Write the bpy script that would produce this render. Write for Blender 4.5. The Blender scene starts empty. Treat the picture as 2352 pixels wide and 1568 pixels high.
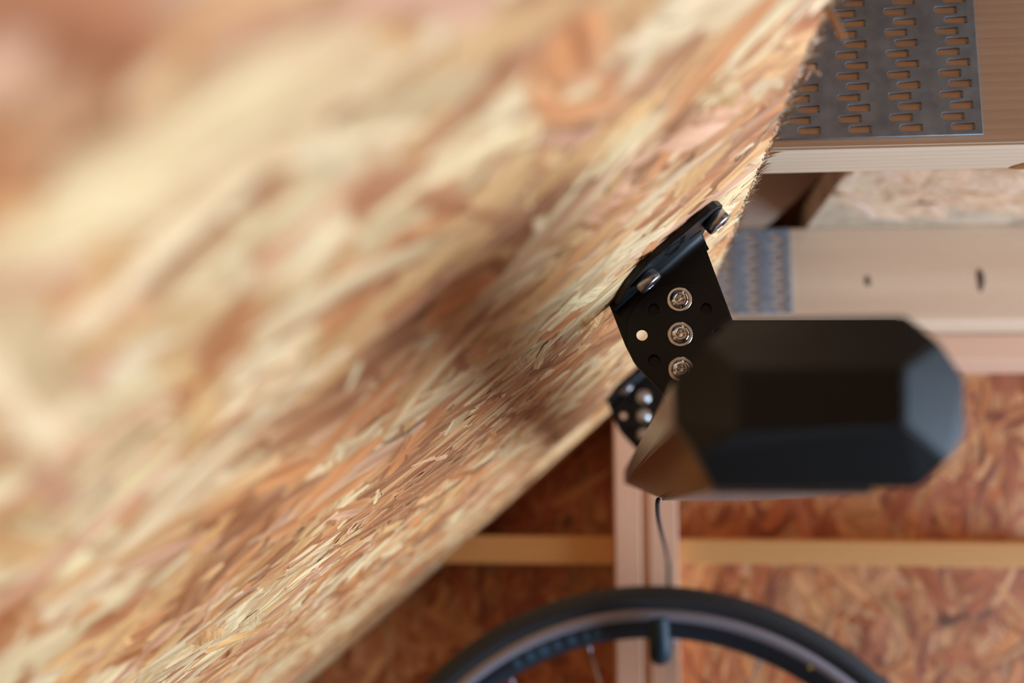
import bpy, bmesh, math, random
from mathutils import Vector, Matrix, noise
random.seed(7)
SC = bpy.context.scene
COL = SC.collection

# ------------------------------------------------------------------ camera
W, H, F = 2352.0, 1568.0, 2287.0
VPX, VPY, ROLL = 1383.0, 1170.0, math.radians(0.4)
_dx, _dy = VPX - W / 2, VPY - H / 2
_ux = _dx * math.cos(ROLL) + _dy * math.sin(ROLL)
_uy = -_dx * math.sin(ROLL) + _dy * math.cos(ROLL)
_th = math.atan2(_uy, F)
_ps = math.atan2(_ux * math.cos(_th), F)
_r = Vector((math.cos(_ps), math.sin(_ps), 0))
CF = Vector((-math.sin(_ps) * math.cos(_th), math.cos(_ps) * math.cos(_th), math.sin(_th)))
_u = _r.cross(CF)
CR = _r * math.cos(ROLL) + _u * math.sin(ROLL)
CU = -_r * math.sin(ROLL) + _u * math.cos(ROLL)
cam_d = bpy.data.cameras.new('camera')
cam = bpy.data.objects.new('camera', cam_d)
COL.objects.link(cam)
cam.matrix_world = Matrix((CR, CU, -CF)).transposed().to_4x4()
cam_d.sensor_width = 36.0
cam_d.lens = 36.0 * F / W
cam_d.clip_start = 0.005
cam_d.dof.use_dof = True
cam_d.dof.focus_distance = 0.505
cam_d.dof.aperture_fstop = 4.0
SC.camera = cam

# ------------------------------------------------------------------ world, lights, exposure
wd = bpy.data.worlds.new('world')
SC.world = wd
wd.use_nodes = True
wd.node_tree.nodes['Background'].inputs[0].default_value = (0.75, 0.88, 1.0, 1)
wd.node_tree.nodes['Background'].inputs[1].default_value = 1.0
WIN = dict(y0=0.15, y1=1.10, z0=-1.30, z1=-0.06, x=2.00)          # window in the right-hand wall, outside the picture
DAY = (0.55, 0.76, 1.0)
ld = bpy.data.lights.new('window_right_offscreen', 'AREA')
ld.shape = 'RECTANGLE'
ld.size, ld.size_y = WIN['z1'] - WIN['z0'], WIN['y1'] - WIN['y0']
ld.energy = 100.0
ld.color = DAY
lo = bpy.data.objects.new('window_right_offscreen', ld)
lo.location = (WIN['x'] + 0.06, (WIN['y0'] + WIN['y1']) / 2, (WIN['z0'] + WIN['z1']) / 2)
lo.rotation_euler = (0, math.radians(90), 0)
COL.objects.link(lo)
vs = SC.view_settings
vs.view_transform = 'Standard'
vs.look = 'None'
vs.exposure = 0.25
vs.gamma = 1.0
vs.use_curve_mapping = False


# ------------------------------------------------------------------ helpers
def at(px, py, Y):
    """point of the plane y = Y seen at a photograph pixel (camera stands at the origin)"""
    d = CR * (px - W / 2) - CU * (py - H / 2) + CF * F
    return d * (Y / d.y)


SL, Z0 = 0.866, 0.1005                      # the roof slope: z = Z0 + SL * x
_l = math.hypot(1, SL)
UU = Vector((1 / _l, 0, SL / _l))
NN = Vector((SL / _l, 0, -1 / _l))
OO = Vector((0, 0, Z0))


def slope(u, y, h=0.0):
    return OO + UU * u + NN * h + Vector((0, y, 0))


def onslope(px, py, h=0.0):
    d = CR * (px - W / 2) - CU * (py - H / 2) + CF * F
    p = d * ((OO.dot(NN) + h) / d.dot(NN))
    return (p - OO).dot(UU), p.y


def tag(o, label=None, cat=None, group=None, kind=None):
    if label: o['label'] = label
    if cat: o['category'] = cat
    if group: o['group'] = group
    if kind: o['kind'] = kind
    return o


def empty(name, loc):
    o = bpy.data.objects.new(name, None)
    o.location = loc
    o.empty_display_size = 0.02
    COL.objects.link(o)
    return o


def link(name, me, mat, parent=None, smooth=False):
    o = bpy.data.objects.new(name, me)
    if mat: me.materials.append(mat)
    if smooth:
        for p in me.polygons: p.use_smooth = True
    COL.objects.link(o)
    if parent: o.parent = parent
    return o


def mesh(name, verts, faces):
    me = bpy.data.meshes.new(name)
    me.from_pydata([tuple(v) for v in verts], [], faces)
    me.update()
    bm = bmesh.new(); bm.from_mesh(me)
    bmesh.ops.recalc_face_normals(bm, faces=bm.faces)
    bm.to_mesh(me); bm.free()
    return me


def merge(name, parts):
    """(verts, faces) lists joined into ONE mesh"""
    V, Fc = [], []
    for v, f in parts:
        n = len(V)
        V += [tuple(p) for p in v]
        Fc += [tuple(i + n for i in q) for q in f]
    return mesh(name, V, Fc)


def box_mesh(name, sx, sy, sz, bev=0.001):
    bm = bmesh.new()
    bmesh.ops.create_cube(bm, size=1.0)
    for v in bm.verts: v.co = Vector((v.co.x * sx, v.co.y * sy, v.co.z * sz))
    if bev: bmesh.ops.bevel(bm, geom=list(bm.edges), offset=bev, segments=2, affect='EDGES', profile=0.5)
    me = bpy.data.meshes.new(name)
    bm.to_mesh(me); bm.free()
    return me


def board(name, x0, x1, y0, y1, z0, z1, mat, bev=0.0012, parent=None):
    o = link(name, box_mesh(name, x1 - x0, y1 - y0, z1 - z0, bev), mat, parent)
    o.location = ((x0 + x1) / 2, (y0 + y1) / 2, (z0 + z1) / 2)
    return o


def prism(pts0, pts1):
    n = len(pts0)
    V = list(pts0) + list(pts1)
    Fc = [tuple(range(n)), tuple(range(2 * n - 1, n - 1, -1))]
    for i in range(n):
        j = (i + 1) % n
        Fc.append((i, i + n, j + n, j))
    return V, Fc


def lathe(profile, n=48, axis='Y', closed=False, hexring=None):
    """revolve (r, a) about an axis; ring index in hexring follows a hexagon"""
    V, Fc = [], []
    m = len(profile)
    for i in range(n):
        t = 2 * math.pi * i / n
        for k, (r, a) in enumerate(profile):
            rr = r
            if hexring and k in hexring:
                s = (t % (math.pi / 3)) - math.pi / 6
                rr = r * math.cos(math.pi / 6) / math.cos(s)
            V.append((rr * math.cos(t), a, rr * math.sin(t)))
    rng = range(m) if closed else range(m - 1)
    for i in range(n):
        j = (i + 1) % n
        for k in rng:
            l = (k + 1) % m
            Fc.append((i * m + k, i * m + l, j * m + l, j * m + k))
    if not closed:
        if profile[0][0] > 1e-9: Fc.append(tuple(i * m for i in range(n)))
        Fc.append(tuple(i * m + m - 1 for i in range(n)))
    return V, Fc


def tube(pts, radii, n=12):
    pts = [Vector(p) for p in pts]
    if not hasattr(radii, '__len__'): radii = [radii] * len(pts)
    V, Fc = [], []
    up = None
    for i, p in enumerate(pts):
        t = (pts[min(i + 1, len(pts) - 1)] - pts[max(i - 1, 0)]).normalized()
        if up is None:
            up = t.orthogonal().normalized()
        up = (up - t * up.dot(t)).normalized()
        s = t.cross(up)
        for k in range(n):
            a = 2 * math.pi * k / n
            V.append(p + (up * math.cos(a) + s * math.sin(a)) * radii[i])
    for i in range(len(pts) - 1):
        for k in range(n):
            l = (k + 1) % n
            Fc.append((i * n + k, i * n + l, (i + 1) * n + l, (i + 1) * n + k))
    Fc.append(tuple(range(n)))
    Fc.append(tuple((len(pts) - 1) * n + k for k in range(n)))
    return V, Fc


def smooth_path(pts, sub=8):
    P = [Vector(p) for p in pts]
    out = []
    for i in range(len(P) - 1):
        a, b, c, d = P[max(i - 1, 0)], P[i], P[i + 1], P[min(i + 2, len(P) - 1)]
        for k in range(sub):
            t = k / sub
            out.append(0.5 * ((2 * b) + (c - a) * t + (2 * a - 5 * b + 4 * c - d) * t * t + (3 * b - a - 3 * c + d) * t ** 3))
    out.append(P[-1])
    return out


def sheet(name, outlines, thick, bevel=0.0):
    """flat sheet with holes; outlines are closed 2-D loops (x, z), the sheet lies in the xz plane, front at y = 0, back at y = thick"""
    cu = bpy.data.curves.new(name, 'CURVE')
    cu.dimensions = '2D'
    cu.fill_mode = 'BOTH'
    cu.extrude = max(thick / 2 - bevel, 0.00001)
    cu.bevel_depth = bevel
    cu.bevel_resolution = 2
    cu.offset = -bevel
    for ol in outlines:
        sp = cu.splines.new('POLY')
        sp.points.add(len(ol) - 1)
        for p, (x, z) in zip(sp.points, ol): p.co = (x, z, 0, 1)
        sp.use_cyclic_u = True
    ob = bpy.data.objects.new(name, cu)
    COL.objects.link(ob)
    dg = bpy.context.evaluated_depsgraph_get()
    me = bpy.data.meshes.new_from_object(ob.evaluated_get(dg))
    bpy.data.objects.remove(ob); bpy.data.curves.remove(cu)
    for v in me.vertices:
        x, y, z = v.co
        v.co = (x, thick / 2 - z, y)
    bm = bmesh.new(); bm.from_mesh(me)
    bmesh.ops.remove_doubles(bm, verts=bm.verts, dist=1e-7)
    bmesh.ops.recalc_face_normals(bm, faces=bm.faces)
    bm.to_mesh(me); bm.free()
    me.materials.clear()
    me.name = name
    return me


def circle(cx, cz, r, n=32):
    return [(cx + r * math.cos(2 * math.pi * i / n), cz + r * math.sin(2 * math.pi * i / n)) for i in range(n)]


def copy_tree(o, parent=None):
    c = o.copy()
    COL.objects.link(c)
    c.parent = parent
    for ch in list(o.children): copy_tree(ch, c)
    return c


# ------------------------------------------------------------------ materials
def new_mat(name):
    m = bpy.data.materials.new(name)
    m.use_nodes = True
    nt = m.node_tree
    b = nt.nodes['Principled BSDF']
    return m, nt, b


def nd(nt, kind, **kw):
    n = nt.nodes.new(kind)
    for k, v in kw.items():
        if k.startswith('i_'):
            n.inputs[k[2:].replace('_', ' ')].default_value = v
        else:
            setattr(n, k, v)
    return n


def ramp(nt, stops):
    r = nt.nodes.new('ShaderNodeValToRGB')
    e = r.color_ramp.elements
    e[0].position, e[0].color = stops[0][0], (*stops[0][1], 1)
    e[1].position, e[1].color = stops[-1][0], (*stops[-1][1], 1)
    for p, c in stops[1:-1]:
        x = e.new(p); x.color = (*c, 1)
    return r


def wood(name, axis, dark, light, ring=0.0024, seed=0.0, contrast=1.0, rough=0.62, dist=7.0):
    m, nt, b = new_mat(name)
    tc = nd(nt, 'ShaderNodeTexCoord')
    mp = nd(nt, 'ShaderNodeMapping')
    s = [1.0, 1.0, 1.0]; s['XYZ'.index(axis)] = 0.06
    mp.inputs['Scale'].default_value = s
    mp.inputs['Location'].default_value = (seed * 0.37 + 0.01, seed * 0.11 - 0.03, 0.05 + seed * 0.07)
    nt.links.new(tc.outputs['Object'], mp.inputs['Vector'])
    wv = nd(nt, 'ShaderNodeTexWave', wave_type='RINGS', rings_direction=axis, wave_profile='SAW')
    wv.inputs['Scale'].default_value = 2 * math.pi / (20 * ring)
    wv.inputs['Distortion'].default_value = dist
    wv.inputs['Detail'].default_value = 2.0
    wv.inputs['Detail Scale'].default_value = 0.12
    nt.links.new(mp.outputs[0], wv.inputs['Vector'])
    n1 = nd(nt, 'ShaderNodeTexNoise'); n1.inputs['Scale'].default_value = 28; n1.inputs['Detail'].default_value = 3
    n2 = nd(nt, 'ShaderNodeTexNoise'); n2.inputs['Scale'].default_value = 900; n2.inputs['Detail'].default_value = 2
    nt.links.new(mp.outputs[0], n1.inputs['Vector']); nt.links.new(mp.outputs[0], n2.inputs['Vector'])
    a1 = nd(nt, 'ShaderNodeMath', operation='MULTIPLY_ADD'); a1.inputs[1].default_value = 0.45 * contrast
    nt.links.new(wv.outputs['Fac'], a1.inputs[0]); 
    a2 = nd(nt, 'ShaderNodeMath', operation='MULTIPLY_ADD'); a2.inputs[1].default_value = 0.75
    nt.links.new(n1.outputs['Fac'], a2.inputs[0]); nt.links.new(a2.outputs[0], a1.inputs[2])
    a2.inputs[2].default_value = -0.15
    a3 = nd(nt, 'ShaderNodeMath', operation='MULTIPLY_ADD'); a3.inputs[1].default_value = 0.22
    nt.links.new(n2.outputs['Fac'], a3.inputs[0]); nt.links.new(a1.outputs[0], a3.inputs[2])
    r = ramp(nt, [(0.15, light), (0.85, dark)])
    nt.links.new(a3.outputs[0], r.inputs[0])
    nt.links.new(r.outputs[0], b.inputs['Base Color'])
    b.inputs['Roughness'].default_value = rough
    bp = nd(nt, 'ShaderNodeBump'); bp.inputs['Strength'].default_value = 0.12; bp.inputs['Distance'].default_value = 0.0004
    nt.links.new(a3.outputs[0], bp.inputs['Height']); nt.links.new(bp.outputs[0], b.inputs['Normal'])
    return m


def plain(name, col, rough=0.5, metal=0.0, noise=0.0, nscale=300.0, bump=0.0, coat=0.0, spec=0.5):
    m, nt, b = new_mat(name)
    b.inputs['Roughness'].default_value = rough
    b.inputs['Metallic'].default_value = metal
    b.inputs['Specular IOR Level'].default_value = spec
    b.inputs['Coat Weight'].default_value = coat
    b.inputs['Coat Roughness'].default_value = 0.08
    tc = nd(nt, 'ShaderNodeTexCoord')
    n = nd(nt, 'ShaderNodeTexNoise'); n.inputs['Scale'].default_value = nscale; n.inputs['Detail'].default_value = 3
    nt.links.new(tc.outputs['Object'], n.inputs['Vector'])
    lo_ = tuple(c * (1 - noise) for c in col); hi_ = tuple(min(1, c * (1 + noise)) for c in col)
    r = ramp(nt, [(0.3, lo_), (0.7, hi_)])
    nt.links.new(n.outputs['Fac'], r.inputs[0]); nt.links.new(r.outputs[0], b.inputs['Base Color'])
    if bump:
        bp = nd(nt, 'ShaderNodeBump'); bp.inputs['Strength'].default_value = bump; bp.inputs['Distance'].default_value = 0.0002
        nt.links.new(n.outputs['Fac'], bp.inputs['Height']); nt.links.new(bp.outputs[0], b.inputs['Normal'])
    return m


def strand_mat(name):
    """wood flakes: colour of each flake from its own attribute, fibres along its length"""
    m, nt, b = new_mat(name)
    at_ = nd(nt, 'ShaderNodeAttribute', attribute_name='tint')
    av = nd(nt, 'ShaderNodeAttribute', attribute_name='fibre')
    mp = nd(nt, 'ShaderNodeMapping'); mp.inputs['Scale'].default_value = (14, 330, 1)
    nt.links.new(av.outputs['Vector'], mp.inputs['Vector'])
    n1 = nd(nt, 'ShaderNodeTexNoise'); n1.inputs['Scale'].default_value = 1.0; n1.inputs['Detail'].default_value = 4; n1.inputs['Roughness'].default_value = 0.65
    nt.links.new(mp.outputs[0], n1.inputs['Vector'])
    mp2 = nd(nt, 'ShaderNodeMapping'); mp2.inputs['Scale'].default_value = (22, 90, 1)
    nt.links.new(av.outputs['Vector'], mp2.inputs['Vector'])
    n2 = nd(nt, 'ShaderNodeTexNoise'); n2.inputs['Scale'].default_value = 1.0; n2.inputs['Detail'].default_value = 3
    nt.links.new(mp2.outputs[0], n2.inputs['Vector'])
    r1 = ramp(nt, [(0.25, (0.62, 0.52, 0.44)), (0.5, (0.98, 0.96, 0.94)), (0.75, (1.14, 1.17, 1.18))])
    nt.links.new(n1.outputs['Fac'], r1.inputs[0])
    r2 = ramp(nt, [(0.32, (0.70, 0.56, 0.45)), (0.62, (1.10, 1.10, 1.10))])
    nt.links.new(n2.outputs['Fac'], r2.inputs[0])
    m1 = nd(nt, 'ShaderNodeMix', data_type='RGBA', blend_type='MULTIPLY'); m1.inputs[0].default_value = 1.0
    nt.links.new(at_.outputs['Color'], m1.inputs[6]); nt.links.new(r1.outputs[0], m1.inputs[7])
    m2 = nd(nt, 'ShaderNodeMix', data_type='RGBA', blend_type='MULTIPLY'); m2.inputs[0].default_value = 1.0
    nt.links.new(m1.outputs[2], m2.inputs[6]); nt.links.new(r2.outputs[0], m2.inputs[7])
    mp3 = nd(nt, 'ShaderNodeMapping'); mp3.inputs['Scale'].default_value = (70, 1700, 1)
    nt.links.new(av.outputs['Vector'], mp3.inputs['Vector'])
    n3 = nd(nt, 'ShaderNodeTexNoise'); n3.inputs['Scale'].default_value = 1.0; n3.inputs['Detail'].default_value = 3; n3.inputs['Roughness'].default_value = 0.7
    nt.links.new(mp3.outputs[0], n3.inputs['Vector'])
    r3 = ramp(nt, [(0.30, (0.66, 0.56, 0.48)), (0.48, (1.0, 0.98, 0.96)), (0.72, (1.12, 1.14, 1.15))])
    nt.links.new(n3.outputs['Fac'], r3.inputs[0])
    m3 = nd(nt, 'ShaderNodeMix', data_type='RGBA', blend_type='MULTIPLY'); m3.inputs[0].default_value = 0.85
    nt.links.new(m2.outputs[2], m3.inputs[6]); nt.links.new(r3.outputs[0], m3.inputs[7])
    hs = nd(nt, 'ShaderNodeMath', operation='MULTIPLY_ADD'); hs.inputs[1].default_value = 0.6
    nt.links.new(n3.outputs['Fac'], hs.inputs[0]); nt.links.new(n1.outputs['Fac'], hs.inputs[2])
    nt.links.new(m3.outputs[2], b.inputs['Base Color'])
    b.inputs['Roughness'].default_value = 0.5
    bp = nd(nt, 'ShaderNodeBump'); bp.inputs['Strength'].default_value = 0.7; bp.inputs['Distance'].default_value = 0.0005
    nt.links.new(hs.outputs[0], bp.inputs['Height']); nt.links.new(bp.outputs[0], b.inputs['Normal'])
    return m


M = {}
M['strand'] = strand_mat('osb_strands')
M['osb'] = plain('osb_core', (0.46, 0.22, 0.10), 0.7, noise=0.35, nscale=45, bump=0.4)
PD, PL = (0.58, 0.34, 0.20), (0.88, 0.66, 0.46)
M['beam_x'] = wood('pine_along_x', 'X', PD, PL, 0.0045, 1.0, 0.42, dist=3.5)
M['beam_x2'] = wood('pine_along_x_knotty', 'X', PD, PL, 0.0050, 2.3, 0.3)
M['stud'] = wood('pine_upright', 'Z', (0.58, 0.30, 0.18), (0.84, 0.51, 0.34), 0.0030, 0.7, 0.3)
M['plate'] = wood('pine_top_plate', 'X', (0.58, 0.30, 0.18), (0.84, 0.51, 0.34), 0.0030, 5.2, 0.3)
M['nog'] = wood('pine_nogging', 'X', (0.52, 0.225, 0.06), (0.70, 0.35, 0.115), 0.0040, 1.9, 0.3)
M['raft'] = wood('pine_rafter', 'X', (0.44, 0.29, 0.20), (0.66, 0.50, 0.38), 0.0035, 3.1, 0.25)
M['deck'] = plain('deck_board', (0.50, 0.36, 0.24), 0.7, noise=0.3, nscale=40)
M['knot'] = plain('knot', (0.10, 0.05, 0.03), 0.6, noise=0.5, nscale=200)
M['resin'] = plain('resin', (0.30, 0.12, 0.02), 0.15, noise=0.4, nscale=200, coat=0.6)
M['galv'] = plain('galvanised_steel', (0.30, 0.345, 0.395), 0.5, 0.3, noise=0.22, nscale=90, bump=0.05)
M['black'] = plain('black_powder_coat', (0.0035, 0.0035, 0.004), 0.48, noise=0.2, nscale=2500, bump=0.12, spec=0.36)
M['engrave'] = plain('engraved_black', (0.004, 0.004, 0.004), 0.9, spec=0.05)
M['gloss'] = plain('black_gloss', (0.006, 0.006, 0.008), 0.16, noise=0.1, nscale=500, spec=0.9)
M['cap'] = plain('black_satin_plastic', (0.0035, 0.0038, 0.0045), 0.46, noise=0.2, nscale=2500, bump=0.1, spec=0.4)
M['zinc'] = plain('zinc_plate', (0.62, 0.60, 0.57), 0.24, 1.0, noise=0.06, nscale=400)
M['chrome'] = plain('bright_steel', (0.70, 0.70, 0.71), 0.10, 1.0, noise=0.05, nscale=500)
M['screw'] = plain('dull_steel', (0.42, 0.40, 0.42), 0.28, 1.0, noise=0.1, nscale=600)
M['strip'] = plain('grey_strip', (0.25, 0.28, 0.32), 0.25, 0.6, noise=0.1)
M['tyre'] = plain('tyre_rubber', (0.012, 0.012, 0.014), 0.6, noise=0.3, nscale=400, bump=0.2)
M['rim'] = plain('rim_black', (0.012, 0.015, 0.022), 0.3, noise=0.2)
M['track'] = plain('brake_track', (0.30, 0.28, 0.32), 0.4, 0.5, noise=0.1)
M['spoke'] = plain('spoke_steel', (0.6, 0.6, 0.64), 0.3, 1.0, noise=0.05)
M['decal'] = plain('rim_print', (0.03, 0.07, 0.11), 0.4, noise=0.1)
M['yellow'] = plain('yellow_dot', (0.6, 0.42, 0.03), 0.5, noise=0.1)
M['hook'] = plain('hook_rubber', (0.008, 0.020, 0.030), 0.55, noise=0.2, spec=0.3)
M['cord'] = plain('hanger_rod', (0.012, 0.015, 0.026), 0.5, noise=0.2, spec=0.3)
M['floor'] = plain('concrete_floor', (0.17, 0.15, 0.13), 0.6, noise=0.2, nscale=12)
M['white'] = plain('window_paint', (0.75, 0.75, 0.73), 0.5, noise=0.03)

PALETTE = [((0.93, 0.67, 0.365), 4.0), ((0.81, 0.43, 0.165), 3.0), ((0.66, 0.245, 0.078), 2.3), ((0.76, 0.385, 0.22), 1.6),
           ((0.42, 0.145, 0.048), 1.4), ((0.22, 0.12, 0.07), 0.07)]
PALE = [((0.84, 0.62, 0.42), 2), ((0.78, 0.52, 0.36), 2), ((0.82, 0.58, 0.44), 1)]


def strands(name, n, amin, amax, bmin, bmax, place, mat, parent, rng, dirbias=0.0, spread=1.2, hmax=0.0007, lscale=1.0,
            limit=None, amin_cut=None, dim=(1, 1, 1), wmed=0.015, pal=PALETTE, clump=1.0, sd=1.7):
    """thin overlapping wood flakes as one mesh; place(a, b, h) -> point; limit(b) -> largest a allowed at b"""
    V, Fc, tint, fib = [], [], [], []
    cols = [c for c, w in pal]; wts = [w for c, w in pal]
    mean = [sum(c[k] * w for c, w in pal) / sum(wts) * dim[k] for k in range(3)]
    for i in range(n):
        ca, cb = rng.uniform(amin, amax), rng.uniform(bmin, bmax)
        th = dirbias + (rng.gauss(0, spread) if rng.random() < 0.75 else rng.uniform(0, math.pi))
        Ln = rng.uniform(0.030, 0.095) * lscale
        wd_ = min(rng.lognormvariate(math.log(wmed), 0.5), 0.028) * lscale
        if rng.random() < 0.12:
            Ln *= 0.5; wd_ *= 0.4
        nz = noise.noise(Vector((ca * 11, cb * 9, sd))) + 0.5 * noise.noise(Vector((ca * 27, cb * 22, sd + 4)))
        ww = [w * math.exp(clump * nz * g) for w, g in zip(wts, (2.2, 0.6, -0.9, 0.2, -2.6, -1.5))]
        c0 = rng.choices(cols, ww)[0]
        k = rng.uniform(0.82, 1.16)
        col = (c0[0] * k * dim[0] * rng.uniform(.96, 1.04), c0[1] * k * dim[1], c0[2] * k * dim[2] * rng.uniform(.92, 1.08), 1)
        h0 = 0.0001 + hmax * (i / n) * 0.8 + rng.uniform(0, 0.2) * hmax
        lift0, lift1 = rng.gauss(0, 0.25) * hmax, rng.gauss(0, 0.25) * hmax
        if rng.random() < 0.07: lift1 += rng.uniform(0.3, 0.9) * hmax
        ct, st = math.cos(th), math.sin(th)
        base = len(V)
        seed = rng.uniform(0, 100)
        curve = rng.gauss(0, 0.004)
        for s in range(6):
            t = s / 5
            al = (t - 0.5) * Ln
            wfac = 0.5 * wd_ * (1.0 if 0 < s < 5 else rng.uniform(0.25, 0.9))
            jl, jr = rng.uniform(0.8, 1.12), rng.uniform(0.8, 1.12)
            endj = rng.uniform(-.003, .003)
            cv = curve * (1 - (2 * t - 1) ** 2)
            for q, ac in ((0, -wfac * jl + cv), (1, cv), (2, wfac * jr + cv)):
                e = al + (endj if s in (0, 5) else 0) + (rng.uniform(-.002, .002) if s in (0, 5) else 0)
                a = ca + e * ct - ac * st
                b = cb + e * st + ac * ct
                if limit:
                    m_ = limit(b)
                    if a > m_: a = m_ + rng.uniform(-0.0018, 0.0024)
                if amin_cut is not None: a = max(a, amin_cut)
                hh = h0 + lift0 * (1 - t) + lift1 * t + (0.00018 if q == 1 else -0.00012)
                V.append(place(a, b, max(hh, 0.00003)))
                m_ = (0.42 if q != 1 else 0.0) + (0.35 if s in (0, 5) else 0.0)
                tint.append((col[0] + (mean[0] - col[0]) * m_, col[1] + (mean[1] - col[1]) * m_, col[2] + (mean[2] - col[2]) * m_, 1))
                fib.append((al + seed, ac, seed))
        for s in range(5):
            for q in range(2):
                x = base + s * 3 + q
                Fc.append((x, x + 1, x + 4, x + 3))
    me = bpy.data.meshes.new(name)
    me.from_pydata([tuple(v) for v in V], [], Fc)
    ca_ = me.color_attributes.new('tint', 'FLOAT_COLOR', 'POINT')
    ca_.data.foreach_set('color', [x for c in tint for x in c])
    fa = me.attributes.new('fibre', 'FLOAT_VECTOR', 'POINT')
    fa.data.foreach_set('vector', [x for c in fib for x in c])
    me.update()
    o = link(name, me, mat, parent, smooth=True)
    return tag(o, kind='stuff')


# ------------------------------------------------------------------ the setting
YW = 1.235          # inner face of the end wall's sheathing
YB = -1.7           # wall behind the camera
XL, XR, ZF = -1.55, WIN['x'], -1.75
RIDGE_X = (XR + 0.0) * 0.5
ZT = 0.1945         # underside of the ties
edge_u = lambda y: 0.0995 + 0.031 * (y - 0.31)

# sloped sheet of the ceiling
VV, FF = prism([slope(edge_u(YB) - .001, YB), slope(edge_u(YW) - .001, YW), slope(-2.05, YW), slope(-2.05, YB)],
               [slope(edge_u(YB) - .001, YB, -.015), slope(edge_u(YW) - .001, YW, -.015), slope(-2.05, YW, -.015), slope(-2.05, YB, -.015)])
ceiling = tag(link('ceiling', mesh('ceiling', VV, FF), M['osb']), kind='structure')
rng = random.Random(11)
strands('strand', 8500, -0.62, 0.118, 0.03, YW - 0.004, lambda a, b, h: slope(a, b, h), M['strand'], ceiling, rng,
        dirbias=0.25, spread=0.75, limit=edge_u, clump=1.5, sd=1.7)
# torn fibres along the sawn edge
V, Fc = [], []
for i in range(3000):
    y = rng.uniform(0.2, 1.0)
    u = edge_u(y) - rng.uniform(0, 0.0022)
    h = rng.uniform(-0.012, 0.0009) if rng.random() < .35 else rng.uniform(-0.002, 0.0009)
    ln = rng.uniform(0.0018, 0.0075) * (1.8 if rng.random() < 0.05 else 1)
    w = rng.uniform(0.0004, 0.0014)
    du, dy, dh = ln, rng.gauss(-0.2, 0.5) * ln, rng.gauss(0.05, 0.3) * ln
    n = len(V)
    V += [slope(u, y - w, h), slope(u, y + w, h), slope(u, y, h + w), slope(u + du * .6 , y + dy * .6 + w * .5, h + dh * .6), slope(u + du, y + dy, h + dh)]
    Fc += [(n, n + 1, n + 3), (n + 1, n + 2, n + 3), (n + 2, n, n + 3), (n, n + 3, n + 4), (n + 2, n + 4, n + 3)]
me = mesh('splinter', V, Fc)
ca_ = me.color_attributes.new('tint', 'FLOAT_COLOR', 'POINT')
cc = []
for i in range(len(V) // 5):
    k = rng.uniform(.8, 1.15); c = rng.choice([(0.78, 0.6, 0.4), (0.7, 0.47, 0.28), (0.8, 0.66, 0.5)])
    cc += [c[0] * k, c[1] * k, c[2] * k, 1] * 5
ca_.data.foreach_set('color', cc)
fa = me.attributes.new('fibre', 'FLOAT_VECTOR', 'POINT')
fa.data.foreach_set('vector', [x for v in V for x in (v[0], v[1], v[2])])
tag(link('splinter', me, M['strand'], ceiling), kind='stuff')
# two long slivers hanging off the edge
for (pa, pb, wdt, col) in (((1893, 12), (1940, 92), 0.0011, (0.62, 0.34, 0.15)), ((1838, 150), (1885, 172), 0.0010, (0.6, 0.36, 0.2)),
                           ((1846, 182), (1868, 150), 0.0012, (0.55, 0.3, 0.17))):
    ua, ya = onslope(*pa); ub, yb = onslope(*pb, 0.001)
    a, b = slope(ua, ya, 0.0002), at(pb[0], pb[1], ya + 0.002)
    VV, FF = tube(smooth_path([a, a.lerp(b, .5) + Vector((0, 0, .0006)), b], 4), [wdt * k for k in (1, .95, 1, 1.1, 1, .9, .8, .6, .3)], 6)
    me = mesh('splinter', VV, FF)
    x = me.color_attributes.new('tint', 'FLOAT_COLOR', 'POINT'); x.data.foreach_set('color', list((*col, 1)) * len(VV))
    x = me.attributes.new('fibre', 'FLOAT_VECTOR', 'POINT'); x.data.foreach_set('vector', [q for v in VV for q in (v[2], v[0], 1)])
    link('splinter', me, M['strand'], ceiling, True)

# end wall
wall = tag(board('wall_end', XL, XR, YW, YW + .015, ZF, 1.3, M['osb'], 0), kind='structure')
wc = wall.location.copy()
rng = random.Random(5)
NOGZ = -0.05
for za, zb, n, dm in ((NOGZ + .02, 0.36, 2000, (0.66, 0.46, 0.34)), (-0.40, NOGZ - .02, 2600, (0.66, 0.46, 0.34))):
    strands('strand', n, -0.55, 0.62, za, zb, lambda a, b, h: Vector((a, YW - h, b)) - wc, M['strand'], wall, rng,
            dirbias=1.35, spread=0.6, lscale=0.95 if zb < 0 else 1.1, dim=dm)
tag(board('floor', XL, XR, YB, YW, ZF - .05, ZF, M['floor'], 0), kind='structure')
tag(board('wall_near', XL, XR, YB - .015, YB, ZF, 1.3, M['osb'], 0), kind='structure')
tag(board('wall_left', XL - .015, XL, YB, YW, ZF, -1.2, M['osb'], 0), kind='structure')
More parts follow.
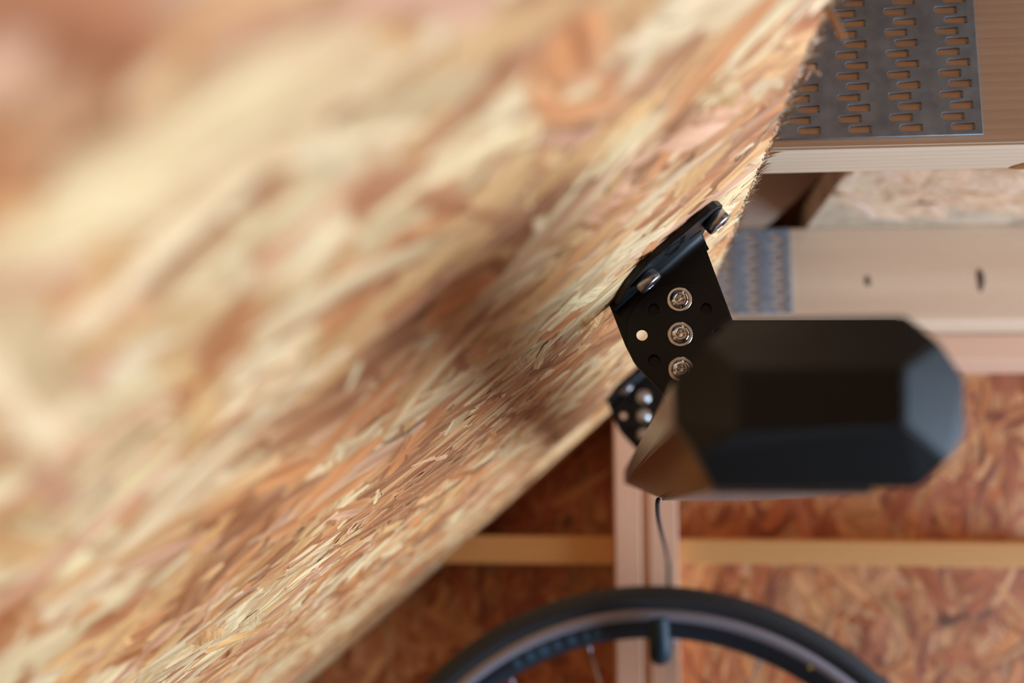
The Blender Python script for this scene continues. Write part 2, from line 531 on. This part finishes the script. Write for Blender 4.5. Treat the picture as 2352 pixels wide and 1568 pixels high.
# right-hand wall with its window opening
wp = []
for y0, y1, z0, z1 in ((YB, WIN['y0'], ZF, .345), (WIN['y1'], YW, ZF, .345), (WIN['y0'], WIN['y1'], ZF, WIN['z0']), (WIN['y0'], WIN['y1'], WIN['z1'], .345)):
    a = [(XR, y0, z0), (XR, y1, z0), (XR, y1, z1), (XR, y0, z1)]
    wp.append(prism(a, [(x + .03, y, z) for x, y, z in a]))
tag(link('wall_right', merge('wall_right', wp), M['osb']), kind='structure')
win = tag(empty('window_1', (XR, (WIN['y0'] + WIN['y1']) / 2, WIN['z0'])), kind='structure')
hw, hh = (WIN['y1'] - WIN['y0']) / 2, WIN['z1'] - WIN['z0']
for nm, y0, y1, z0, z1 in (('window_frame', -hw, -hw + .04, 0, hh), ('window_frame', hw - .04, hw, 0, hh), ('window_frame', -hw + .04, hw - .04, 0, .04),
                           ('window_frame', -hw + .04, hw - .04, hh - .04, hh), ('mullion', -.015, .015, .04, hh - .04)):
    board(nm, 0.0, .035, y0, y1, z0, z1, M['white'], .002, win)
# roof sheathing above the rafters
rt = 0.16
for nm, xa, xb, fn in (('left', -1.55, 1.05, lambda x: Z0 + rt + SL * x), ('right', 1.05, 2.1, lambda x: Z0 + rt + SL * (2.1 - x))):
    a = [(xa, YB, fn(xa)), (xb, YB, fn(xb)), (xb, YW, fn(xb)), (xa, YW, fn(xa))]
    o = link('ceiling', mesh('roof_sheathing', *prism(a, [(x, y, z + .018) for x, y, z in a])), M['osb'])
    tag(o, kind='structure')

# ------------------------------------------------------------------ roof timbers
TY1, TY2, TY3 = 0.53, 1.042, 1.084
TT = 0.295


def tie(y0, y1, mat, label):
    a = [(-0.035, y0, ZT), (XR, y0, ZT), (XR, y0, TT), (.08, y0, TT)]
    c = Vector((0.8, (y0 + y1) / 2, (ZT + TT) / 2))
    bm = bmesh.new()
    vs_ = [bm.verts.new(Vector(p) - c) for p in a] + [bm.verts.new(Vector((p[0], y1, p[2])) - c) for p in a]
    for f in ((0, 1, 2, 3), (7, 6, 5, 4), (0, 4, 5, 1), (1, 5, 6, 2), (2, 6, 7, 3), (3, 7, 4, 0)): bm.faces.new([vs_[i] for i in f])
    bmesh.ops.recalc_face_normals(bm, faces=bm.faces)
    bmesh.ops.bevel(bm, geom=list(bm.edges), offset=.0012, segments=2, affect='EDGES')
    me = bpy.data.meshes.new('collar_tie'); bm.to_mesh(me); bm.free()
    o = link('collar_tie', me, mat)
    o.location = c
    return tag(o, label, 'beam')


tie1 = tie(TY1, TY1 + .040, M['beam_x'], 'pale pine tie beam carrying the sharp grey punched nail plate')
tie2 = tie(TY2, TY2 + .040, M['beam_x2'], 'knotty pine tie beam behind, with the partly hidden nail plate')
tie3 = tie(TY3, TY3 + .038, M['beam_x'], 'pine tie beam fixed tight behind the knotty one, against end wall')
# a knot and its resin on the underside of the first tie; knots on the face of the second


def knot(parent, p, ra, rb, nrm, mat, name='knot'):
    """small lens-shaped knot, raised a little from the face"""
    nrm = Vector(nrm).normalized()
    t = Vector((1, 0, 0)); s = nrm.cross(t).normalized()
    V, Fc = [], []
    n = 20
    for k, (f, h) in enumerate(((1, -.0004), (.8, .0003), (.45, .0005))):
        for i in range(n):
            a = 2 * math.pi * i / n
            w = 1 + .12 * math.sin(3 * a + ra * 1e4)
            V.append(Vector(p) + t * ra * f * w * math.cos(a) + s * rb * f * w * math.sin(a) + nrm * h - parent.location)
    for k in range(2):
        for i in range(n):
            j = (i + 1) % n
            Fc.append((k * n + i, k * n + j, (k + 1) * n + j, (k + 1) * n + i))
    Fc.append(tuple(2 * n + i for i in range(n)))
    return link(name, mesh(name, V, Fc), mat, parent, True)


knot(tie2, at(1993, 645, TY2), .0035, .0065, (0, -1, 0), M['knot'])
knot(tie2, at(2252, 642, TY2), .0045, .014, (0, -1, 0), M['knot'])
kp = at(2362, 372, TY1 + .036); kp.z = ZT
knot(tie1, kp, .011, .0075, (0, 0, -1), M['resin'], 'resin_knot')


def rafter(y0, y1, label):
    """sloping timber above the ceiling sheet, cut off at the top of the tie"""
    vr = 0.13
    zo = .046
    xa = (TT - Z0 - zo) / SL
    xb = (TT - Z0 - vr) / SL
    top = 0.72
    f = lambda x, k: Z0 + .002 + SL * x + k
    a = [(xb, y0, TT), (xa, y0, TT), (top, y0, f(top, zo)), (top, y0, f(top, vr))]
    c = Vector((xa, (y0 + y1) / 2, TT))
    V, Fc = prism([Vector(p) - c for p in a], [Vector((p[0], y1, p[2])) - c for p in a])
    o = link('rafter', mesh('rafter', V, Fc), M['raft'])
    o.location = c
    return tag(o, label, 'rafter')


rafter(TY1, TY1 + .04, 'sloping roof rafter rising off the nail-plated front tie beam')
rafter(TY2, TY2 + .04, 'sloping roof rafter seen in the dark gap over the knotty tie')
lp = board('loft_panel', .217, XR, 0.30, YW, TT, TT + .028, M['deck'], .001)
tag(lp, 'pale wooden loft panel lying across the tie beams', 'panel')
lc = lp.location.copy()
strands('strand', 700, .23, .75, 0.68, .965, lambda a, b, h: Vector((a, b, TT - h)) - lc, M['strand'], lp, random.Random(8), dirbias=0.9, spread=0.5, pal=PALE, clump=0.0, hmax=0.0002, lscale=1.8, amin_cut=.2175)
knot(lp, Vector((at(2130, 490, 0.95).x, .96, TT)), .016, .006, (0, 0, -1), M['knot'])

# top plate, studs and noggings of the end wall
p0, p1 = at(2000, 828, 1.122), at(2000, 770, 1.122)
tp = board('top_plate', 0.03, XR, 1.122, YW, p0.z, ZT - .0005, M['plate'], .0015)
tag(tp, 'pale pine top plate running along the end wall under tie beams', 'beam')
YS = 1.128


def upright(x0px, x1px, y0, label):
    a, b = at(x0px, 1250, y0).x, at(x1px, 1250, y0).x
    ztop = Z0 + SL * a - .002 if a < .03 else p0.z
    o = board('wall_stud', a, b, y0, YW, ZF, ztop, M['stud'], .0015)
    return tag(o, label, 'stud')


upright(1413, 1473, YS, 'pale pine stud on the shaded side of the recessed strip, next to slope')
upright(1473.5, 1490, YS + .004, 'narrow recessed pine strip between the two wall studs')
upright(1490.5, 1557, YS, 'pale pine stud behind the hanging rod, next to orange nogging')


def nogging(x0px, x1px, ya, yb, Y, label):
    a, b = at(x0px, ya, Y), at(x1px, yb, Y)
    o = board('nogging', a.x, b.x, Y, YW, b.z, a.z, M['nog'], .0015)
    return tag(o, label, 'nogging')


nogging(1558.5, 2480, 1239, 1304, 1.15, 'long orange pine nogging across the wall beside bike wheel')
nogging(900, 1411, 1228, 1297, 1.15, 'short pine nogging running from the studs to the sloped ceiling')

# ------------------------------------------------------------------ nail plates
rng = random.Random(3)


def nail_plate(label):
    right, bottom = 0.0, 0.0
    wd_, ht = 0.142, 0.092
    ol = [[(-wd_, 0), (0, 0), (0, ht), (-wd_, ht)]]
    px_, py_ = 0.0270, 0.00615
    for c in range(5):
        for r in range(14):
            cx = -0.0103 - c * px_ - (0.0050 if r % 2 else 0.0)
            cz = 0.0046 + r * py_
            l, t = 0.0122 / 2, 0.0041 / 2
            j = lambda: rng.uniform(-.0002, .0002)
            o = [(cx - l + .0012, cz - t + j()), (cx + l - .0006, cz - t + j()), (cx + l, cz - t + .0006), (cx + l, cz + t - .0006),
                 (cx + l - .0006, cz + t + j()), (cx - l + .0012, cz + t + j()), (cx - l + .0003, cz + t - .0008), (cx - l, cz), (cx - l + .0003, cz - t + .0008)]
            if cx - l > -wd_ + .002: ol.append(o)
    e = empty('nail_plate', (0, 0, 0))
    link('plate', sheet('plate', ol, 0.0013, 0.0003), M['galv'], e)
    # the tooth bent out of each slot, driven back into the wood
    tooth = mesh('tooth', *prism([(-.0004, .0004, -.0013), (.0004, .0004, -.0013), (.0004, .0004, .0013), (-.0004, .0004, .0013)],
                                 [(-.0002, .006, -.0002), (.0002, .006, -.0002), (.0002, .006, .0002), (-.0002, .006, .0002)]))
    tooth.materials.append(M['galv'])
    for o in ol[1:]:
        xs = max(p[0] for p in o); zs = sum(p[1] for p in o) / len(o)
        t = bpy.data.objects.new('tooth', tooth); COL.objects.link(t); t.parent = e; t.location = (xs - .0004, 0.0, zs)
    return tag(e, label, 'nail plate', 'punched nail plates on the tie beams')


np1 = nail_plate('grey punched steel nail plate on the front tie beam, slots in sharp view')
br = at(2257, 310, TY1)
np1.location = (br.x, TY1 - .0014, br.z)
np2 = copy_tree(np1)
np2['label'] = 'blurred steel nail plate on the knotty tie beam behind the bracket'
br2 = at(1821, 722, TY2)
np2.location = (br2.x, TY2 - .0014, br2.z)

# ------------------------------------------------------------------ brackets
YP = 0.4990        # front of the pivot plate
TP = 0.0026
HF0, HF1 = 0.0009, 0.0045      # flange: its two faces above the ceiling sheet
C0 = at(1562, 768, YP)
PXM = YP / F * 1.0             # about one photo pixel at the bracket
root = empty('ceiling_bracket', (C0.x, YP, C0.z))
tag(root, 'black folded steel ceiling bracket in sharp view, marks engraved on its flange', 'bracket', 'black brackets holding the rail')
RB = Vector(root.location)


def loc2(px, py, Y=YP):
    p = at(px, py, Y)
    return (p.x - RB.x, p.z - RB.z)


pu = (Vector((*loc2(1662, 768), 0)) - Vector((*loc2(1562, 768), 0))).length / 100.0   # metres per photo pixel at the plate
# folded plate: web behind the pivot plate + flange on the sheet + rounded fold
YWEB = YP + TP
web = [loc2(*p, YWEB) for p in ((1401, 702), (1418, 745), (1437, 793))]
cx, cz = loc2(1562, 768, YWEB)
for a in range(201, 361, 8):
    web.append((cx + 125.5 * pu * math.cos(math.radians(a)), cz + 125.5 * pu * math.sin(math.radians(a))))
web += [loc2(*p, YWEB) for p in ((1685, 740), (1660, 674), (1634, 604), (1613, 546))]
hole_r = 13.6 * pu
hl = circle(cx - 88 * pu, cz, hole_r)
wm = sheet('folded_plate', [web, hl], 0.0030, 0.0003)
parts = [([v.co + Vector((0, TP, 0)) for v in wm.vertices], [tuple(p.vertices) for p in wm.polygons])]
# flange outline in (u, y)
fo = [(.0060, .5060), (.0105, .4880), (.0160, .4690), (.0215, .4625), (.0280, .4595), (.0660, .4620), (.0705, .4650), (.0755, .4755), (.0757, .4800),
      (.0725, .4880), (.0672, .4965), (.0665, .5060)]
off = Vector(RB)
flange_bm = prism([slope(u, y, HF0) - off for u, y in fo], [slope(u, y, HF1) - off for u, y in fo])
bm = bmesh.new()
vs_ = [bm.verts.new(v) for v in flange_bm[0]]
for f in flange_bm[1]: bm.faces.new([vs_[i] for i in f])
bmesh.ops.recalc_face_normals(bm, faces=bm.faces)
bmesh.ops.bevel(bm, geom=list(bm.edges), offset=.0004, segments=2, affect='EDGES')
bm.verts.index_update()
parts.append(([v.co.copy() for v in bm.verts], [tuple(v.index for v in f.verts) for f in bm.faces]))
bm.free()
# fold: cove between the flange and the web
rf = 0.0052
ring0, ring1 = [], []
ul, ur = .0062, .0664
for k in range(9):
    a = math.radians(90 * k / 8)
    y = YWEB - rf + rf * math.sin(a)
    h = HF1 + rf - rf * math.cos(a)
    ring0.append((y, h))
V, Fc = [], []
for k, (y, h) in enumerate(ring0):
    f = k / 8
    ua = (at(1402, 704 + 3 * f, y) - OO).dot(UU) + .0004
    ub = (at(1610 + 3 * f, 537 + 12 * f, y) - OO).dot(UU)
    V.append(slope(ua, y, h - .0001) - off); V.append(slope(ub, y, h - .0001) - off)
for k in range(8): Fc.append((2 * k, 2 * k + 1, 2 * k + 3, 2 * k + 2))
n = len(V)
V += [slope(ul, YWEB + .002, HF1 - .001) - off, slope(ur, YWEB + .002, HF1 - .001) - off]
Fc.append(tuple([2 * k for k in range(9)] + [n])); Fc.append(tuple([2 * k + 1 for k in range(9)] + [n + 1]))
# web wedge up to the sheet
Fc.append((16, 17, n + 1, n))
Fc.append((0, 1, n + 1, n))
parts.append((V, Fc))
uq = lambda px, py: (at(px, py, YWEB) - OO).dot(UU)
wq = [(uq(1402, 702), HF0), (uq(1608, 531), HF0), (uq(1615, 556), HF1 + .008), (uq(1409, 720), HF1 + .004)]
V, Fc = prism([slope(u, YWEB + .0002, h) - off for u, h in wq], [slope(u, YWEB + .003, h) - off for u, h in wq])
parts.append((V, Fc))
fp = link('folded_plate', merge('folded_plate', parts), M['black'], root)
bpy.data.meshes.remove(wm)
# pivot plate: disc with a ring of holes and a long arm over the rail
cx, cz = 0.0, 0.0
R_ = 124 * pu
ol = []
a0 = math.degrees(math.asin(33 / 124.0))
for k in range(0, 41):
    a = a0 + (225 - a0) * k / 40
    ol.append((R_ * math.cos(math.radians(a)), R_ * math.sin(math.radians(a))))
ol += [loc2(*p) for p in ((1556, 938), (1575, 950), (2115, 948), (2150, 900), (2150, 828), (2057, 734.5))]
hs = []
for a in (0, 45, 135, 180, 225, 315):
    rr = 88 * pu if a in (0, 180) else 86 * pu
    hs.append(circle(rr * math.cos(math.radians(a)), rr * math.sin(math.radians(a)), hole_r))
link('pivot_plate', sheet('pivot_plate', [ol] + hs, TP, 0.0003), M['black'], root)


def bolt(parent, loc):
    hd = mesh('bolt', *lathe([(0.0048, -.0009), (0.00478, -.0014), (0.0046, -.0021), (0.0041, -.0028), (0.0034, -.0032), (0.0027, -.0034), (0.0024, -.00335),
                              (0.0024, -.0030), (0.0023, -.0012), (0.0010, -.0008), (0.0008, -.0005)], 48, hexring=(7, 8)))
    o = link('bolt', hd, M['chrome'], parent, True)
    o.location = loc
    ws = mesh('washer', *lathe([(0.0030, 0.0), (0.0060, 0.0), (0.00624, -.0002), (0.00624, -.0008), (0.0060, -.0010), (0.0049, -.0010), (0.0047, -.0008), (0.0030, -.0008)], 48, closed=True))
    w = link('washer', ws, M['zinc'], o)
    for p in ws.polygons: p.use_smooth = False
    return o


for dz in (83, 0, -82): bolt(root, (0, 0, dz * pu))
# round-head screws through the flange
mz = Matrix((UU, Vector((0, 1, 0)).cross(UU) * 0 + NN * -1, Vector((0, 1, 0)))).transposed()   # local x=u, y=-n, z=depth
for (u, y) in ((.0238, .4780), (.0686, .4785)):
    r0 = .0066
    sm = mesh('screw', *lathe([(.0058, 0.0002), (.0060, -.0002), (r0, -.0006), (r0 * .98, -.0052), (r0 * .93, -.0060), (r0 * .80, -.0063), (.0036, -.0065), (.0034, -.0060), (.0030, -.0034), (.0008, -.0032)],
                              40, hexring=(6, 7, 8)))
    s = link('screw', sm, M['screw'], root)
    for p in sm.polygons: p.use_smooth = len(p.vertices) == 4
    s.matrix_local = Matrix.Translation(slope(u, y, HF1) - off) @ mz.to_4x4()
# engraved emblem and dashes on the flange
ZS = 6.817
for poly in (((1050, 450), (1066, 415), (1275, 256), (1262, 290)), ((958, 698), (1000, 648), (1168, 518), (1158, 556)),
             ((680, 758), (704, 716), (908, 566), (884, 608)),
             ((588, 892), (640, 820), (655, 800), (760, 735), (835, 690), (838, 660), (878, 636), (928, 604), (905, 660), (840, 708), (700, 785), (662, 832)),
             ((905, 662), (895, 712), (832, 765), (785, 812), (700, 872), (640, 905), (820, 755), (828, 725)),
             ((830, 775), (800, 840), (720, 900), (640, 955), (660, 915), (740, 850)),
             ((285, 1078), (335, 1025), (390, 985), (518, 886), (492, 930), (350, 1042)),
             ((585, 930), (600, 905), (682, 882), (622, 934))):
    pts = [onslope(1440 + x / ZS, 450 + y / ZS, HF1) for x, y in poly]
    V, Fc = prism([slope(u, y, HF1 - .0002) - off for u, y in pts], [slope(u, y, HF1 + .00006) - off for u, y in pts])
    link('engraved_mark', mesh('engraved_mark', V, Fc), M['engrave'], root)
b2 = copy_tree(root)
b2['label'] = 'black steel ceiling bracket farther along the rail, blurred, near the studs'
b2.location = (RB.x, RB.y + 0.443, RB.z)

# ------------------------------------------------------------------ the rail with its faceted end cap
YN, YE = 0.285, 0.962
oct_px = ((1685, 731), (2080, 724), (2213, 868), (2216, 1000), (2110, 1119), (1645, 1119), (1552, 970), (1550, 868))
OC = []
for p in oct_px:
    q = at(*p, YN); OC.append(Vector((q.x, 0, q.z)))
rail = empty('hanging_rail', (OC[5].x, YN, OC[5].z))
tag(rail, 'black eight-sided rail with faceted end cap held by two brackets', 'rail')
ro = Vector(rail.location)
ye = [YE, YE, YE, 0.80, 0.56, 0.56, YE, YE]
V = [Vector((c.x, YN, c.z)) - ro for c in OC] + [Vector((c.x, y, c.z)) - ro for c, y in zip(OC, ye)]
Fc = [tuple(range(8))]
for i in range(8):
    j = (i + 1) % 8
    Fc.append((i, i + 8, j + 8, j))
Fc += [(14, 15, 8, 9, 10), (14, 10, 11), (14, 11, 12, 13)]
bm = bmesh.new()
vs_ = [bm.verts.new(v) for v in V]
for f in Fc: bm.faces.new([vs_[i] for i in f])
bmesh.ops.recalc_face_normals(bm, faces=bm.faces)
bmesh.ops.bevel(bm, geom=[e for e in bm.edges], offset=.0008, segments=2, affect='EDGES')
me = bpy.data.meshes.new('rail_body'); bm.to_mesh(me); bm.free()
link('rail_body', me, M['gloss'], rail)
# cap: ring of eight corners tapering to a small front face
inner = [at(*p, YN - .014) for p in ((1694, 848), (2079, 846), (2080, 972), (1694, 988))]
cen = sum(OC, Vector()) / 8
ring = []
for i in range(8):
    c = OC[i]
    p = Vector((cen.x + (c.x - cen.x) * 1.004, YN, cen.z + (c.z - cen.z) * 1.004))
    ring.append(p)
    if i % 2 == 1:      # half-way along each chamfer the facets meet
        d = OC[(i + 1) % 8]
        q = Vector((cen.x + (d.x - cen.x) * 1.004, YN, cen.z + (d.z - cen.z) * 1.004))
        ring.append((p + q) / 2 + Vector((0, -.0050 if i in (1, 3) else -.0075, 0)))
# ring order: 0 TL, 1 TR, 2 mid TR, 3 R up, 4 R low, 5 mid BR, 6 B right, 7 B left, 8 mid BL, 9 L low, 10 L up, 11 mid TL
back = [Vector((v.x, YN + .006, v.z)) for v in ring]
V = [v - ro for v in back] + [v - ro for v in ring] + [v - ro for v in inner]
Fc = [tuple(range(11, -1, -1)), (24, 25, 26, 27), (12, 13, 14, 25, 24, 23), (14, 15, 16, 17, 26, 25), (17, 18, 19, 20, 27, 26), (20, 21, 22, 23, 24, 27)]
for i in range(12):
    j = (i + 1) % 12
    Fc.append((i, j, 12 + j, 12 + i))
bm = bmesh.new()
vs_ = [bm.verts.new(v) for v in V]
for f in Fc: bm.faces.new([vs_[i] for i in f])
bmesh.ops.recalc_face_normals(bm, faces=bm.faces)
bmesh.ops.bevel(bm, geom=list(bm.edges), offset=.0006, segments=2, affect='EDGES')
me = bpy.data.meshes.new('end_cap'); bm.to_mesh(me); bm.free()
link('end_cap', me, M['cap'], rail)
zb = OC[5].z
st = box_mesh('cover_strip', OC[4].x - OC[5].x - .008, 0.255, .0014, .0004)
so = link('cover_strip', st, M['strip'], rail)
so.location = Vector(((OC[4].x + OC[5].x) / 2 - .003, 0.306 + .1275, zb - .0005)) - ro

# ------------------------------------------------------------------ bicycle wheel on its hook
YWH = 1.050
tp_ = at(1506, 1344, YWH)
RT = 0.328
wc_ = Vector((tp_.x, YWH, tp_.z - RT))
wheel = empty('bicycle_wheel', wc_)
tag(wheel, 'black bicycle wheel with grey brake track hanging by its rim', 'wheel')
cs = [(RT - .0125 + .0125 * math.cos(2 * math.pi * k / 18), .0125 * math.sin(2 * math.pi * k / 18)) for k in range(18)]
link('tyre', mesh('tyre', *lathe(cs, 128, closed=True)), M['tyre'], wheel, True)
rp = [(RT - .019, -.0085), (RT - .0215, -.0098), (RT - .034, -.0098), (RT - .050, -.0055), (RT - .052, 0), (RT - .050, .0055), (RT - .034, .0098), (RT - .0215, .0098), (RT - .019, .0085)]
rim = link('rim', mesh('rim', *lathe(rp, 128, closed=True)), M['rim'], wheel, True)
for s in (-1, 1):
    bt = [(RT - .0225, s * .0097), (RT - .0225, s * .0102), (RT - .0335, s * .0102), (RT - .0335, s * .0097)]
    link('brake_track', mesh('brake_track', *lathe(bt, 128, closed=True)), M['track'], rim, True)
hub = link('hub', mesh('hub', *lathe([(.005, -.05), (.009, -.048), (.009, -.036), (.022, -.035), (.022, -.031), (.011, -.028), (.011, .028), (.022, .031), (.022, .035), (.009, .036), (.009, .048), (.005, .05)], 32)), M['rim'], wheel, True)
NS = 20
for k in range(NS):
    a = math.radians(104.4) + 2 * math.pi * k / NS
    s = 1 if k % 2 else -1
    ah = a + (0.9 if (k // 2) % 2 else -0.9)
    p = Vector((.02 * math.cos(ah), s * .033, .02 * math.sin(ah)))
    q = Vector(((RT - .049) * math.cos(a), 0, (RT - .049) * math.sin(a)))
    sp = link('spoke', mesh('spoke', *tube([p, q], .0011, 6)), M['spoke'], wheel, True)
    d = (p - q).normalized()
    link('nipple', mesh('nipple', *tube([q - d * .002, q + d * .009], .0017, 8)), M['track'], sp, True)
# printed marks on the rim and a yellow dot


def rim_print(a0, a1, r0, r1, mat, nm):
    V = []
    for a in (a0, (a0 + a1) / 2, a1):
        for r in (r0, r1):
            t = (RT - .034 - r) / .016
            y = -.0098 + .0043 * max(0, min(1, t))
            V += [(r * math.cos(a), y - .0003, r * math.sin(a)), (r * math.cos(a), y + .0003, r * math.sin(a))]
    Fc = [(0, 2, 6, 4), (4, 6, 10, 8), (1, 5, 7, 3), (5, 9, 11, 7), (0, 1, 3, 2), (8, 10, 11, 9), (0, 4, 5, 1), (4, 8, 9, 5), (2, 3, 7, 6), (6, 7, 11, 10)]
    link(nm, mesh(nm, V, Fc), mat, rim)


for a, w in ((101.5, .9), (103.6, 1.2), (106.4, 1.6), (109.6, 1.4), (112.2, 2.2), (115.4, 1.6), (118.6, 1.2)):
    rim_print(math.radians(a), math.radians(a + w), RT - .046, RT - .037, M['decal'], 'printed_mark')
yd = at(1862, 1532, YWH - .01) - wc_
ay = math.atan2(yd.z, yd.x); ry = math.hypot(yd.x, yd.z)
rim_print(ay - .006, ay + .006, ry - .0018, ry + .0018, M['yellow'], 'yellow_dot')

# hanger: thin rod from the end of the rail's cover strip down to a hook under the rim
pts = [at(1512, 1147, .557), at(1510, 1158, .572), at(1512, 1190, .66), at(1520, 1226, .80), at(1529, 1262, .95), at(1534, 1294, 1.072), at(1535, 1320, 1.076)]
hg = empty('wheel_hanger', pts[0])
tag(hg, 'dark bent rod with rubber hook between rail and wheel', 'hook')
sp = smooth_path(pts, 8)
link('rod', mesh('rod', *tube([p - pts[0] for p in sp], [.0013 + .0005 * i / len(sp) for i in range(len(sp))], 10)), M['cord'], hg, True)
hk = [at(1535, 1292, 1.076), at(1535, 1345, 1.076), at(1534, 1400, 1.076)]
z_in = tp_.z - .052
hx = at(1516, 1440, 1.035).x
hk += [Vector((hx + .006, 1.074, z_in - .004)), Vector((hx + .002, 1.066, z_in - .0125)), Vector((hx, 1.050, z_in - .0155)), Vector((hx, 1.034, z_in - .0115)),
       Vector((hx - .001, 1.0275, z_in - .001)), Vector((hx - .002, 1.0265, z_in + .014)), Vector((hx - .003, 1.0265, z_in + .022))]
sp = smooth_path(hk, 6)
nsp = len(sp)
rad = [.0019 if i < 14 else min(.0021 + .0009 * (i - 13), .0108) for i in range(nsp)]
rad[-1] *= .7
link('hook', mesh('hook', *tube([p - pts[0] for p in sp], rad, 14)), M['hook'], hg, True)
